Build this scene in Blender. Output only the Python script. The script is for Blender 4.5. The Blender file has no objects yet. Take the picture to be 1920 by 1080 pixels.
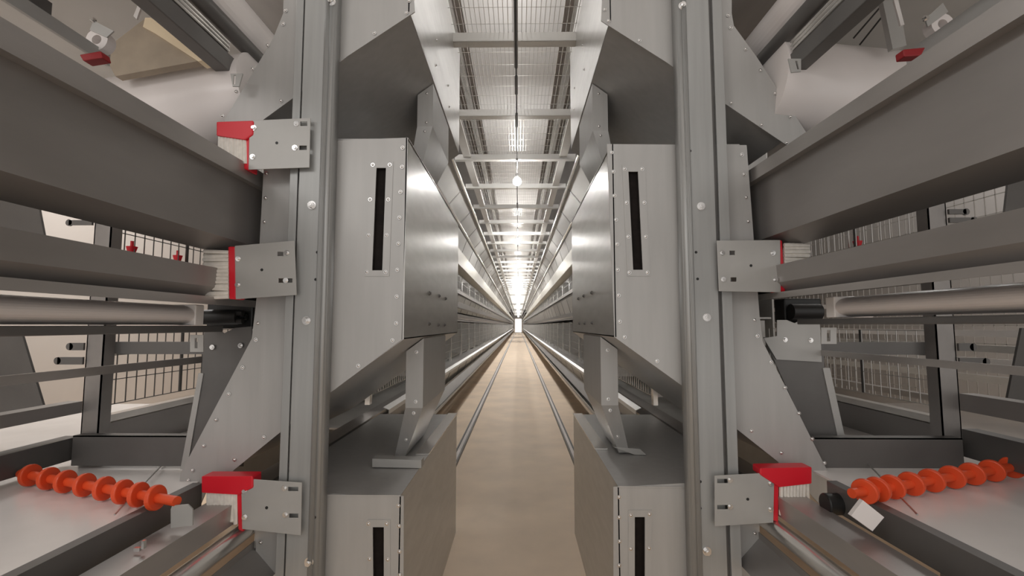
import bpy, math, random
from mathutils import Vector, Matrix, Euler
from mathutils.geometry import tessellate_polygon
random.seed(7)
sc = bpy.context.scene
COL = sc.collection
H = 1.2                       # camera height above the floor
F = 900.0                     # focal length in pixels of the 1920 wide frame
PITCH = math.atan(70 / F); YAW = math.atan(12 / F)

# ---------------------------------------------------------------- camera
cd = bpy.data.cameras.new('camera'); cam = bpy.data.objects.new('camera', cd); COL.objects.link(cam)
cam.location = (0, 0, H); cam.rotation_euler = (math.pi / 2 + PITCH, 0, YAW)
cd.sensor_width = 36; cd.lens = F / 1920 * 36; cd.clip_start = .05; cd.clip_end = 300
sc.camera = cam
RM = Euler((math.pi / 2 + PITCH, 0, YAW)).to_matrix()
def ray(x, y): return RM @ Vector(((x - 960) / F, (540 - y) / F, -1))
def A(x, y, Y):
    d = ray(x, y); k = Y / d.y; return Vector((d.x * k, Y, H + d.z * k))
def AX(x, y, X):
    d = ray(x, y); k = X / d.x; return Vector((X, d.y * k, H + d.z * k))
def AZ(x, y, Z):
    d = ray(x, y); k = (Z - H) / d.z; return Vector((d.x * k, d.y * k, Z))

# ---------------------------------------------------------------- materials
def mat(name, col, metal=0.0, rough=.5, noise=.0, nscale=6.0, bump=0.0, stretch=(1, 1, 1), spec=.5, emit=None, estr=0, alpha=1, trans=0):
    m = bpy.data.materials.new(name); m.use_nodes = True
    nt = m.node_tree; b = nt.nodes['Principled BSDF']
    b.inputs['Base Color'].default_value = (*col, 1); b.inputs['Metallic'].default_value = metal
    b.inputs['Roughness'].default_value = rough; b.inputs['Specular IOR Level'].default_value = spec
    if trans: b.inputs['Transmission Weight'].default_value = trans
    if emit: b.inputs['Emission Color'].default_value = (*emit, 1); b.inputs['Emission Strength'].default_value = estr
    if noise or bump:
        tc = nt.nodes.new('ShaderNodeTexCoord'); mp = nt.nodes.new('ShaderNodeMapping'); nz = nt.nodes.new('ShaderNodeTexNoise')
        mp.inputs['Scale'].default_value = stretch; nz.inputs['Scale'].default_value = nscale; nz.inputs['Detail'].default_value = 5
        nt.links.new(tc.outputs['Object'], mp.inputs['Vector']); nt.links.new(mp.outputs['Vector'], nz.inputs['Vector'])
        if noise:
            cr = nt.nodes.new('ShaderNodeValToRGB')
            cr.color_ramp.elements[0].position = .3; cr.color_ramp.elements[1].position = .7
            cr.color_ramp.elements[0].color = (*[c * (1 - noise) for c in col], 1)
            cr.color_ramp.elements[1].color = (*[min(1, c * (1 + noise)) for c in col], 1)
            nt.links.new(nz.outputs['Fac'], cr.inputs['Fac']); nt.links.new(cr.outputs['Color'], b.inputs['Base Color'])
            mr = nt.nodes.new('ShaderNodeMapRange'); mr.inputs['To Min'].default_value = max(.05, rough - .03); mr.inputs['To Max'].default_value = min(1, rough + .03)
            nt.links.new(nz.outputs['Fac'], mr.inputs['Value']); nt.links.new(mr.outputs['Result'], b.inputs['Roughness'])
        if bump:
            bp = nt.nodes.new('ShaderNodeBump'); bp.inputs['Strength'].default_value = bump; bp.inputs['Distance'].default_value = .01
            nt.links.new(nz.outputs['Fac'], bp.inputs['Height']); nt.links.new(bp.outputs['Normal'], b.inputs['Normal'])
    return m
M = {}
M['panel'] = mat('galvanised_panel', (.43, .425, .415), .30, .42, .05, 5, stretch=(6, 6, .6))
M['side'] = mat('brushed_side', (.50, .49, .47), .6, .30, .09, 7, stretch=(1, 1, 5))
M['post'] = mat('galvanised_post', (.37, .375, .37), .4, .42, .08, 5, stretch=(8, 8, .4))
M['plate'] = mat('bracket_plate', (.44, .435, .42), .3, .45, .05, 9)
M['rivet'] = mat('bright_rivet', (.72, .71, .70), 1, .18)
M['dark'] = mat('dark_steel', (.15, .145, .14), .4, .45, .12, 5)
M['trough'] = mat('trough_steel', (.30, .285, .275), .45, .42, .10, 4, stretch=(2, .5, 2))
M['zinc'] = mat('zinc_rail', (.42, .40, .385), .6, .36, .10, 5, stretch=(2, .4, 2))
M['bright'] = mat('bright_aluminium', (.75, .735, .71), .85, .25, .05, 8)
M['belt'] = mat('white_belt', (.82, .79, .77), 0, .22, .07, 3, spec=.7)
M['drum'] = mat('pale_drum', (.80, .755, .74), 0, .30, .05, 3)
M['orange'] = mat('orange_plastic', (.78, .085, .022), 0, .40)
M['red'] = mat('red_plastic', (.70, .012, .028), 0, .38)
M['bristle'] = mat('white_bristle', (.80, .76, .70), 0, .7, .08, 60)
M['darkred'] = mat('dark_red_plastic', (.30, .012, .016), 0, .5)
M['black'] = mat('black_rubber', (.012, .012, .012), 0, .45)
M['slot'] = mat('black_slot_seal', (.012, .009, .008), 0, .6, .3, 40, spec=.1)
M['wood'] = mat('tan_board', (.40, .335, .26), 0, .7, .10, 12)
M['floor'] = mat('beige_concrete', (.80, .64, .48), 0, .65, .09, 2.5)
M['wall'] = mat('cream_wall', (.78, .72, .67), 0, .75, .03, 3)
M['ceil'] = mat('white_sheet', (.78, .765, .75), 0, .55, .05, 4, stretch=(6, .3, 1))
M['flap'] = mat('pale_flap', (.52, .51, .49), .2, .45, .06, 4)
M['curtain'] = mat('pale_curtain', (.52, .51, .49), 0, .5, .05, 4)
M['cage'] = mat('cage_sheet', (.58, .57, .55), .2, .4, .08, 4)
M['beam'] = mat('pale_beam', (.70, .69, .665), .2, .35, .04, 6)
M['cream'] = mat('cream_trough', (.50, .475, .40), .1, .4, .04, 4)
M['wire'] = mat('wire', (.55, .54, .52), .9, .3)
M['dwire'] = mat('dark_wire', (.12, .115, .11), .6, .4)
M['lamp'] = mat('lamp_glow', (1, 1, 1), 0, .5, emit=(1, .975, .94), estr=95)
M['lampbig'] = mat('glare_bulb', (1, 1, 1), 0, .5, emit=(1, .975, .94), estr=9)
M['cable'] = mat('black_cable', (.03, .03, .03), 0, .5)

# ---------------------------------------------------------------- mesh builder
class MB:
    def __init__(s): s.v = []; s.f = []
    def add(s, vs, fs):
        o = len(s.v); s.v += [Vector(v) for v in vs]; s.f += [tuple(i + o for i in f) for f in fs]; return s
    def box(s, a, b):
        x0, y0, z0 = a; x1, y1, z1 = b
        vs = [(x, y, z) for x in (x0, x1) for y in (y0, y1) for z in (z0, z1)]
        return s.add(vs, [(0, 1, 3, 2), (4, 6, 7, 5), (0, 4, 5, 1), (2, 3, 7, 6), (0, 2, 6, 4), (1, 5, 7, 3)])
    def prism(s, outer, off, holes=()):
        off = Vector(off); loops = [[Vector(p) for p in outer]] + [[Vector(p) for p in h] for h in holes]
        flat = [p for l in loops for p in l]; n = len(flat)
        tris = tessellate_polygon(loops) if len(loops) > 1 or n > 4 else [tuple(range(n))]
        fs = [tuple(t) for t in tris] + [tuple(reversed([i + n for i in t])) for t in tris]
        k = 0
        for l in loops:
            m = len(l)
            for i in range(m):
                a, b = k + i, k + (i + 1) % m
                fs.append((a, b, b + n, a + n))
            k += m
        return s.add(flat + [p + off for p in flat], fs)
    def loft(s, r0, r1):
        n = len(r0)
        fs = [(i, (i + 1) % n, (i + 1) % n + n, i + n) for i in range(n)]
        tr = tessellate_polygon([[Vector(p) for p in r0]])
        fs += [tuple(t) for t in tr] + [tuple(i + n for i in reversed(t)) for t in tr]
        return s.add(list(r0) + list(r1), fs)
    def sheet(s, pts, y0, y1, t):
        """a folded sheet: polyline pts (X,Z) of thickness t run from y0 to y1"""
        L = []; R = []
        P = [Vector((p[0], p[1])) for p in pts]
        for i, p in enumerate(P):
            d = Vector((0, 0))
            if i > 0: d += (P[i] - P[i - 1]).normalized()
            if i < len(P) - 1: d += (P[i + 1] - P[i]).normalized()
            d = d.normalized() if d.length > 1e-6 else Vector((1, 0)); nn = Vector((-d.y, d.x)) * t / 2
            L.append(p + nn); R.append(p - nn)
        for i in range(len(P) - 1):
            q = [L[i], L[i + 1], R[i + 1], R[i]]
            s.loft([(a.x, y0, a.y) for a in q], [(a.x, y1, a.y) for a in q])
        return s
    def cyl(s, p0, p1, r, n=16, r1=None):
        p0, p1 = Vector(p0), Vector(p1); d = (p1 - p0).normalized()
        u = d.orthogonal().normalized(); w = d.cross(u); r1 = r if r1 is None else r1
        a = [p0 + (u * math.cos(2 * math.pi * i / n) + w * math.sin(2 * math.pi * i / n)) * r for i in range(n)]
        b = [p1 + (u * math.cos(2 * math.pi * i / n) + w * math.sin(2 * math.pi * i / n)) * r1 for i in range(n)]
        fs = [(i, (i + 1) % n, (i + 1) % n + n, i + n) for i in range(n)] + [tuple(reversed(range(n))), tuple(range(n, 2 * n))]
        return s.add(a + b, fs)
    def ball(s, c, r, n=14, m=8, sy=1, sz=1):
        vs = [(0, 0, r * sz)] + [(r * math.sin(math.pi * j / m) * math.cos(2 * math.pi * i / n), r * sy * math.sin(math.pi * j / m) * math.sin(2 * math.pi * i / n), r * sz * math.cos(math.pi * j / m)) for j in range(1, m) for i in range(n)] + [(0, 0, -r * sz)]
        fs = [(0, 1 + i, 1 + (i + 1) % n) for i in range(n)]
        for j in range(m - 2):
            for i in range(n):
                a = 1 + j * n + i; b = 1 + j * n + (i + 1) % n
                fs.append((a, a + n, b + n, b))
        e = len(vs) - 1
        fs += [(e, 1 + (m - 2) * n + (i + 1) % n, 1 + (m - 2) * n + i) for i in range(n)]
        return s.add([Vector(c) + Vector(v) for v in vs], fs)
    def build(s, name, m, parent=None, origin=None, smooth=False, bevel=0):
        base = Vector((0, 0, 0))
        if parent is not None:
            r = parent
            while r.parent: r = r.parent
            base = r.location.copy()
        elif origin is not None: base = Vector(origin)
        me = bpy.data.meshes.new(name); me.from_pydata([v - base for v in s.v], [], s.f); me.update()
        import bmesh
        bm = bmesh.new(); bm.from_mesh(me); bmesh.ops.recalc_face_normals(bm, faces=bm.faces); bm.to_mesh(me); bm.free()
        me.materials.append(M[m] if isinstance(m, str) else m)
        o = bpy.data.objects.new(name, me); COL.objects.link(o)
        if parent is not None: o.parent = parent
        else: o.location = base
        if smooth:
            me.polygons.foreach_set('use_smooth', [True] * len(me.polygons))
            try: me.set_sharp_from_angle(angle=math.radians(35))
            except Exception: pass
        if bevel:
            b = o.modifiers.new('bevel', 'BEVEL'); b.width = bevel; b.segments = 2; b.limit_method = 'ANGLE'
        return o
def tag(o, label, cat, group=None, kind=None):
    if label: o['label'] = label
    if cat: o['category'] = cat; o['kind'] = 'thing'
    if group: o['group'] = group
    if kind: o['kind'] = kind
    return o
def thing(name, loc, label, cat, group=None):
    o = bpy.data.objects.new(name, None); COL.objects.link(o); o.location = loc; o.empty_display_size = .05
    return tag(o, label, cat, group)
def structure(name, mb, m):
    o = mb.build(name, m); o['kind'] = 'structure'; return o
def copy_tree(o, loc, label=None, group=None):
    c = o.copy(); COL.objects.link(c); c.location = loc
    if label: c['label'] = label
    if group: c['group'] = group
    for ch in list(o.children):
        d = ch.copy(); COL.objects.link(d); d.parent = c
        for g in list(ch.children):
            e = g.copy(); COL.objects.link(e); e.parent = d
    return c
# small shared hardware
def proto_mesh(mb, m):
    o = mb.build('proto', m, smooth=True); me = o.data; bpy.data.objects.remove(o); return me
RIVET = proto_mesh(MB().cyl((0, .001, 0), (0, -.0012, 0), .0062, 12).ball((0, -.0012, 0), .0048, 10, 6, sy=.8), 'rivet')
_b = MB().cyl((0, .002, 0), (0, -.003, 0), .0135, 18).cyl((0, -.003, 0), (0, -.014, 0), .0095, 6).cyl((0, -.014, 0), (0, -.018, 0), .006, 10)
BOLT = proto_mesh(_b, 'rivet')
SBOLT = proto_mesh(MB().cyl((0, .002, 0), (0, -.002, 0), .0085, 12).cyl((0, -.002, 0), (0, -.008, 0), .0055, 6), 'rivet')
DBOLT = proto_mesh(MB().cyl((0, .002, 0), (0, -.002, 0), .0085, 12).cyl((0, -.002, 0), (0, -.007, 0), .0055, 6), 'dark')
HOLE = proto_mesh(MB().cyl((0, .001, 0), (0, -.0008, 0), .0045, 12), 'black')
def hw(name, me, p, parent, rot=(0, 0, 0)):
    r = parent
    while r.parent: r = r.parent
    o = bpy.data.objects.new(name, me); COL.objects.link(o); o.parent = parent; o.location = Vector(p) - r.location; o.rotation_euler = rot
    return o
def rivets(pts, Y, parent, me=None, name='rivet'):
    for (x, y) in pts: hw(name, me or RIVET, A(x, y, Y), parent)

LY, RY = 1.53, 1.62           # front faces of the hoppers
BY = 2.88                     # their backs
XL, XR = -.365, .324          # their aisle sides
def P(pts, Y): return [A(x, y, Y) for x, y in pts]

# ================================================================ SETTING
structure('floor', MB().box((-3.3, -1.5, -.1), (4.6, 84, 0)), 'floor')
structure('wall_left', MB().box((-3.4, -1.5, 0), (-3.2, 84, 4.4)), 'wall')
structure('wall_right', MB().box((4.5, -1.5, 0), (4.7, 84, 4.4)), mat('grey_wall', (.42, .40, .385), 0, .7, .05, 3))
structure('wall_back', MB().box((-3.4, 84, 0), (4.7, 84.2, 4.4)), 'wall')
structure('ceiling', MB().box((-3.4, -1.5, 4.4), (4.7, 84, 4.5)), 'wall')
structure('end_glow_1', MB().box((-.55, 83.9, 0), (.5, 83.995, 2.3)), mat('end_glow_panel', (1, 1, 1), 0, .5, emit=(1, .96, .9), estr=1.1))  # glowing panel added for the brightness at the far end

# ================================================================ HOPPERS
def slot_holes(px, Y):
    return [P(px, Y)]
def hopper(side, tier, front, Y, X, under, slot=None, slotframe=None, riv=(), sidepts=None, label='', lid=None):
    s = -1 if side == 'left' else 1
    base = Vector((X + s * .2, (Y + BY) / 2, min(A(x, y, Y).z for x, y in front)))
    if tier == 'bottom': base.z = 0
    root = thing('feed_hopper', base, label, 'hopper', 'feed hoppers of the trolley')
    poly = P(front, Y)
    if tier == 'bottom':
        for p in poly:
            if p.z < .25: p.z = 0.002
    MB().prism(poly, (0, .004, 0), [P(slot, Y)] if slot else ()).build('front_panel', 'panel', root)
    fp = [c for c in bpy.data.objects if c.parent == root and c.name.startswith('front_panel')][0]; sf = fp
    if slot:
        cx = [p[0] for p in slot]; cy = [p[1] for p in slot]
        q = P([(min(cx) - 12, min(cy) - 15), (max(cx) + 12, min(cy) - 15), (max(cx) + 12, max(cy) + 15), (min(cx) - 12, max(cy) + 15)], Y)
        MB().prism([v + Vector((0, .012, 0)) for v in q], (0, .006, 0)).build('slot_seal', 'slot', root)
        f = P(slotframe, Y)
        MB().prism([v + Vector((0, -.002, 0)) for v in f], (0, .002, 0), [[v + Vector((0, -.002, 0)) for v in P(slot, Y)]]).build('slot_frame', 'panel', root)
        sf = [c for c in bpy.data.objects if c.parent == root and c.name.startswith('slot_frame')][0]
    bx = [p[0] for p in slotframe] if slot else [0, 0]
    for q_ in riv: rivets([q_], Y - .002, sf if slot and min(bx) - 4 <= q_[0] <= max(bx) + 4 else fp)
    # aisle side
    t = .004
    MB().prism(sidepts, (s * t, 0, 0)).build('side_panel', 'side', root, bevel=0)
    # slanted floor of the hopper and its back
    if under:
        (ix, iz), (ox, oz) = under
        MB().loft([(ix, Y + .004, iz), (ox, Y + .004, oz), (ox, Y + .004, oz + .004), (ix, Y + .004, iz + .004)],
                  [(ix, BY, iz), (ox, BY, oz), (ox, BY, oz + .004), (ix, BY, iz + .004)]).build('slanted_floor', 'panel', root)
        zt = max(p.z for p in poly)
        if tier == 'mid': MB().box((min(X, X + s * .44), Y + .005, zt - .004), (max(X, X + s * .44), BY - .005, zt - .001)).build('lid', 'panel', root)  # unseen lid added to bounce light onto the slanted floor above
        MB().prism([(ix, BY - .004, iz), (ix, BY - .004, zt), (X + s * .455, BY - .004, zt), (X + s * .455, BY - .004, oz + .2), (ox, BY - .004, oz)], (0, .004, 0)).build('back_panel', 'panel', root)
    if lid is not None:
        MB().box((min(X, X + s * .455), Y - .004, lid), (max(X, X + s * .455), BY, lid + .004)).build('lid', 'panel', root)
        MB().box((X + s * .45, BY - .004, .002), (X + s * .002, BY, lid - .001)).build('back_panel', 'panel', root)
        MB().box((X + s * .455, Y + .005, .002), (X + s * .451, BY - .005, lid - .001)).build('outer_panel', 'panel', root)
    return root
def sidepoly(X, Y, z0, z1, extra=None):
    return [(X, Y, H + z0), (X, BY, H + z0), (X, BY, H + z1), (X, Y, H + z1)]
# ---- left column
zi = lambda x, y, Y: A(x, y, Y).z - H
def underplane(X, z, s, out): # inner corner -> outer tip of slope .7
    return ((X, H + z), (X + s * out, H + z - .72 * out))
zT = zi(778, 22, LY); zTl = zi(755, 636, LY); zMt = zi(765, 258, LY); zLt = zi(757, 930, LY)
hopL_top = hopper('left', 'top', [(771, -70), (778, 22), (652, 105), (552, 182), (497, 222), (443, 264), (405, 252), (512, 72), (531, 25), (533, -70)], LY, XL,
    underplane(XL, zT, -1, .60), None, None,
    [(767, 2), (762, 24), (702, 62), (536, 20), (531, 45), (502, 85), (474, 129), (443, 172), (417, 217), (527, 189), (464, 232)],
    sidepoly(XL, LY, zT, zT + .66), 'uppermost grey feed hopper on the left column, cut off by the top of the frame')
hopL_mid = hopper('left', 'mid', [(497, 268), (765, 258), (753, 637), (621, 735), (520, 815), (440, 880), (385, 925), (366, 968), (334, 955), (338, 888), (472, 635), (481, 560)], LY, XL,
    underplane(XL, zTl, -1, .62), [(706, 315), (724, 315), (717, 507), (698, 507)], [(692, 303), (738, 303), (730, 518), (684, 518)],
    [(755, 277), (754, 313), (751, 360), (749, 408), (747, 457), (745, 506), (744, 556), (743, 606), (736, 638), (672, 686),
     (699, 309), (731, 309), (694, 374), (728, 374), (691, 441), (725, 441), (688, 510), (723, 510),
     (500, 325), (498, 371), (496, 416), (484, 606), (480, 637), (455, 689), (429, 739), (405, 787), (382, 836), (361, 882), (353, 901), (495, 820), (440, 862)],
    sidepoly(XL, LY, zTl, zMt), 'middle grey feed hopper on the left column with a tall black slot')
hopL_low = hopper('left', 'bottom', [(480, 946), (623, 926), (757, 930), (757, 1290), (480, 1290)], LY, XL, None,
    [(699, 988), (720, 988), (720, 1200), (701, 1200)], [(690, 974), (732, 974), (732, 1215), (690, 1215)],
    [(747, 948), (748, 986), (749, 1034), (750, 1078), (691, 982), (725, 982), (693, 1048), (727, 1049), (489, 1017), (491, 1063)],
    sidepoly(XL, LY, -H + .002, zLt), 'lower grey feed hopper standing on the floor left of the aisle', lid=H + zLt)
# ---- right column
zT2 = zi(1127, 39, RY); zM2 = zi(1152, 632, RY); zMt2 = zi(1138, 270, RY); zLt2 = zi(1150, 913, RY)
hopR_top = hopper('right', 'top', [(1132, -70), (1127, 39), (1250, 117), (1347, 186), (1475, 272), (1513, 250), (1417, 104), (1376, 48), (1372, 25), (1372, -70)], RY, XR,
    underplane(XR, zT2, 1, .60), None, None,
    [(1134, 18), (1141, 39), (1199, 76), (1365, 29), (1370, 52), (1398, 92), (1426, 132), (1453, 175), (1482, 219), (1371, 193), (1428, 234), (1475, 268)],
    sidepoly(XR, RY, zT2, zT2 + .66), 'uppermost grey feed hopper on the right column, cut off by the top of the frame')
hopR_mid = hopper('right', 'mid', [(1138, 270), (1400, 272), (1424, 590), (1430, 640), (1490, 760), (1550, 880), (1568, 925), (1535, 944), (1482, 884), (1382, 805), (1284, 727), (1152, 632)], RY, XR,
    underplane(XR, zM2, 1, .62), [(1178, 322), (1196, 322), (1205, 506), (1187, 506)], [(1166, 308), (1209, 308), (1219, 518), (1176, 518)],
    [(1147, 286), (1150, 322), (1152, 367), (1155, 412), (1157, 458), (1158, 506), (1160, 554), (1162, 603), (1171, 632), (1232, 677),
     (1171, 317), (1204, 317), (1175, 380), (1208, 380), (1178, 444), (1211, 444), (1180, 511), (1214, 511),
     (1391, 290), (1395, 327), (1399, 370), (1403, 415), (1415, 600), (1420, 630), (1446, 679), (1472, 727), (1498, 775), (1523, 823), (1546, 868), (1554, 888), (1409, 808), (1465, 849)],
    sidepoly(XR, RY, zM2, zMt2), 'middle grey feed hopper on the right column with a tall black slot')
hopR_low = hopper('right', 'bottom', [(1150, 913), (1284, 906), (1424, 925), (1424, 1280), (1150, 1280)], RY, XR, None,
    [(1190, 969), (1209, 969), (1209, 1180), (1190, 1180)], [(1178, 956), (1222, 956), (1222, 1195), (1178, 1195)],
    [(1161, 932), (1161, 970), (1162, 1015), (1161, 1060), (1183, 966), (1218, 964), (1183, 1029), (1217, 1028), (1415, 1000), (1414, 1044)],
    sidepoly(XR, RY, -H + .002, zLt2), 'lower grey feed hopper standing on the floor right of the aisle', lid=H + zLt2)
# hardware on the aisle sides
for root, X, pts, rz in ((hopL_mid, XL, [(805, 550), (823, 555), (835, 560), (804, 607), (821, 609), (833, 609)], -math.pi / 2), (hopR_mid, XR, [(1085, 560), (1095, 555), (1110, 549), (1087, 606), (1097, 606), (1111, 605)], math.pi / 2)):
    s = 1 if X < 0 else -1
    for (x, y) in pts: tag(hw('side_bolt', DBOLT, AX(x, y, X) + Vector((s * .001, 0, 0)), root, (0, 0, rz + math.pi)), 'dark screw head', None)
for root, X, pts in ((hopL_top, XL, [(818, 75), (817, 122), (840, 160), (842, 200)]), (hopR_top, XR, [(1093, 85), (1096, 130), (1078, 165), (1077, 205)])):
    s = 1 if X < 0 else -1
    for (x, y) in pts: hw('rivet', RIVET, AX(x, y, X) + Vector((s * .001, 0, 0)), root, (0, 0, s * math.pi / 2))
# folded flanges along the aisle edge of the lower lids and mid tops
for root, X, z, Y in ((hopL_low, XL, zLt, LY), (hopR_low, XR, zLt2, RY), ):
    s = 1 if X < 0 else -1
    MB().box((X - s * .05, Y + .45, H + z + .005), (X + s * .003, BY, H + z + .011)).build('edge_strip', 'bright', root)
for root, X, z, Y in ((hopL_mid, XL, zMt, LY), (hopR_mid, XR, zMt2, RY)):
    s = 1 if X < 0 else -1
    MB().box((X - s * .02, Y + .01, H + z), (X + s * .002, BY, H + z + .003)).build('edge_strip', 'zinc', root)

# ================================================================ DOWNSPOUTS
def spout(side, ztop, zbend, zbot, Y0, Y1, label):
    s = -1 if side == 'left' else 1
    X = XL if s < 0 else XR
    xi, xo = X + s * .003, X + s * .07
    root = thing('downspout', (X + s * .04, (Y0 + Y1) / 2, H + zbot), label, 'chute', 'downspouts between the hoppers')
    sl = .72
    up = MB()
    a = [(xi, Y0, H + ztop - .006), (xo, Y0, H + ztop - .006 - sl * .07), (xo, Y1, H + ztop - .006 - sl * .07), (xi, Y1, H + ztop - .006)]
    b = [(xi, Y0, H + zbend), (xo, Y0, H + zbend), (xo, Y1, H + zbend), (xi, Y1, H + zbend)]
    up.loft(a, b); up.build('upper_duct', 'panel', root)
    c = [(xi + s * .08, Y0 + .07, H + zbot), (xo + s * .055, Y0 + .07, H + zbot), (xo + s * .055, Y1 - .1, H + zbot), (xi + s * .08, Y1 - .1, H + zbot)]
    MB().loft(b, c).build('lower_duct', 'panel', root)
    for k in (.12, .9):
        p = (X + s * .03, Y0 - .001, H + ztop - .03 + (zbend - ztop + .03) * k)
        hw('rivet', RIVET, p, root)
    hw('rivet', RIVET, (X + s * .038, Y0 + .004, H + zbend - .02), root)
    hw('rivet', RIVET, (X + s * .075, Y0 + .045, H + zbend - .13), root)
    return root
spL1 = spout('left', zT, zi(803, 237, 2.0), zMt + .012, 2.0, 2.46, 'grey square downspout between the upper and middle left hoppers')
spL2 = spout('left', zTl, zi(795, 765, 1.87), zLt + .012, 1.87, 2.43, 'grey square downspout between the middle and lower left hoppers')
spR1 = spout('right', zT2, zi(1109, 245, 2.05), zMt2 + .012, 2.05, 2.5, 'grey square downspout between the upper and middle right hoppers')
spR2 = spout('right', zM2, zi(1122, 760, 1.93), zLt2 + .012, 1.93, 2.43, 'grey square downspout between the middle and lower right hoppers')
# collar at the foot of the lower spouts
q = P([(698, 860), (790, 863), (790, 878), (698, 876)], 1.80)
for p in q: p.z = max(p.z, H + zLt + .006)
MB().prism(q, (0, .05, 0)).build('foot_collar', 'plate', spL2)
q = P([(1150, 838), (1200, 842), (1212, 858), (1190, 858)], 1.99)
for p in q: p.z = max(p.z, H + zLt2 + .006)
MB().prism(q, (0, .04, 0)).build('foot_collar', 'plate', spR2)

# ================================================================ POSTS (folded channel in front of the hoppers)
def post(side, web, lip, flange, bar, label, bolts, holes):
    """x pixel at mid height of: web edges, bead, side flange and outer bar"""
    Y = (LY if side == 'left' else RY) - .055
    s = -1 if side == 'left' else 1
    def xm(px): return A(px, 540, Y).x
    root = thing('gantry_post', (xm((web[0] + web[1]) / 2), Y, 0), label, 'post', 'upright posts of the trolley')
    zt = H + 1.55
    w0, w1 = sorted((xm(web[0]), xm(web[1])))
    web_ = MB().box((w0, Y, 0.002), (w1, Y + .004, zt)).build('web', 'post', root)
    # rounded bead then the flange turning back
    l0, l1 = xm(lip[0]), xm(lip[1]); n = 10; pts = []
    for i in range(n + 1):
        a = math.pi * i / n; pts.append(((l0 + l1) / 2 - (l1 - l0) / 2 * math.cos(a), Y - .007 * math.sin(a)))
    f1 = xm(flange)
    pts += [(f1, Y + .004), (f1, Y + .05)]
    b = MB()
    for i in range(len(pts) - 1):
        (xa, ya), (xb, yb) = pts[i], pts[i + 1]
        b.add([(xa, ya, .002), (xb, yb, .002), (xb, yb, zt), (xa, ya, zt)], [(0, 1, 2, 3)])
    o = b.build('folded_lip', 'post', root, smooth=True)
    sm = o.modifiers.new('solid', 'SOLIDIFY'); sm.thickness = .003; sm.offset = 0
    # outer bar and the gap between, its shade put into a dark strip
    b0, b1 = sorted((xm(bar[0]), xm(bar[1])))
    MB().box((b0, Y + .006, .002), (b1, Y + .016, zt)).build('outer_flange', 'post', root, bevel=.001)
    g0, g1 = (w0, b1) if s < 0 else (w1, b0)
    MB().box((min(g0, g1), Y + .018, .002), (max(g0, g1), Y + .030, zt)).build('recess_shade', 'dark', root)
    for (x, y) in bolts: hw('bolt', BOLT, A(x, y, Y), web_)
    for (x, y) in holes: tag(hw('punched_hole', HOLE, A(x, y, Y), web_), 'dark hole', None)
    return root
postL = post('left', (554, 594), (594, 602), 612, (534, 549), 'tall folded steel post on the left of the aisle', [(622, 4), (585, 385), (575, 601), (580, 1053)],
    [(610, 229), (606, 275), (595, 473), (592, 524), (589, 921), (590, 970)])
postR = post('right', (1301, 1346), (1293, 1301), 1284, (1355, 1374), 'tall folded steel post on the right of the aisle', [(1279, 12), (1314, 387), (1325, 595), (1325, 1033)],
    [(1290, 237), (1294, 283), (1305, 473), (1308, 523), (1313, 903), (1313, 953)])

# ================================================================ BRUSHES
def brush(side, plate, red_strip, bristle, hood, bolts, slots, label, hole, direction):
    Y = (LY if side == 'left' else RY) - .075
    s = -1 if side == 'left' else 1
    c = A(sum(p[0] for p in plate) / 4, max(p[1] for p in plate), Y)
    root = thing('cleaning_brush', c, label, 'brush', 'brushes bolted to the posts')
    holes = []
    for (x0, x1, y) in slots:
        holes.append(P([(x0, y - 4), (x1, y - 4), (x1, y + 4), (x0, y + 4)], Y))
    MB().prism(P(plate, Y), (0, .003, 0), holes)
    mp = MB().prism(P(plate, Y), (0, .003, 0), holes).build('mounting_plate', 'plate', root, bevel=.0006)
    rivets(bolts, Y, mp, SBOLT, 'bolt')
    rivets([hole], Y, mp, HOLE, 'punched_hole')
    rd = MB().prism(P(red_strip, Y + .004), (0, .05, 0))
    if hood: rd.prism(P(hood, Y - .004), (0, .05, 0))
    rd.build('handle', 'red', root, bevel=.004)
    # bristles: tufts in rows, each tuft a thin tapering strand bundle
    mb = MB(); x0, x1, y0, y1 = bristle
    rng = random.Random(int(x0 + y0))
    if direction == 'side':
        n = 13
        for k in range(4):
            for i in range(n):
                yy = y0 + (y1 - y0) * (i + .5) / n
                d = Y + .010 + k * .011
                a = A(x0, yy, d); b = A(x1 + rng.uniform(-2.5, 2.5), yy + rng.uniform(-2.5, 2.5), d + rng.uniform(-.004, .004))
                mb.cyl(a, b, .0062, 6, .0068)
    else:
        n = 9
        for k in range(4):
            for i in range(n):
                xx = x0 + (x1 - x0) * (i + .5) / n
                d = Y + .006 + k * .013
                a = A(xx, y0, d); b = A(xx + rng.uniform(-2, 2), y1 - abs(i - n * .3) * 1.0 + rng.uniform(-4, 3), d + rng.uniform(-.004, .004))
                mb.cyl(a, b, .0058, 6, .0062)
    o = mb.build('bristles', 'bristle', root, smooth=True); o['kind'] = 'stuff'
    return root
brush('left', [(468, 226), (582, 221), (580, 314), (466, 318)], [(458, 250), (469, 250), (467, 320), (456, 316)], (410, 462, 252, 312), [(405, 228), (475, 226), (474, 252), (460, 262), (405, 254)],
      [(556, 232), (553, 277), (474, 294), (476, 240)], [(563, 576, 232), (561, 575, 277)], 'red brush at the top of the left post, above the wide dark trough', (519, 268), 'down')
brush('left', [(440, 461), (552, 451), (556, 553), (442, 561)], [(427, 462), (441, 462), (443, 561), (429, 561)], (430, 384, 470, 560), None,
      [(538, 474), (536, 526), (447, 485), (446, 534)], [(520, 531, 476), (522, 548, 526)], 'white bristle brush with a red band halfway up the left post', (491, 506), 'side')
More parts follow.
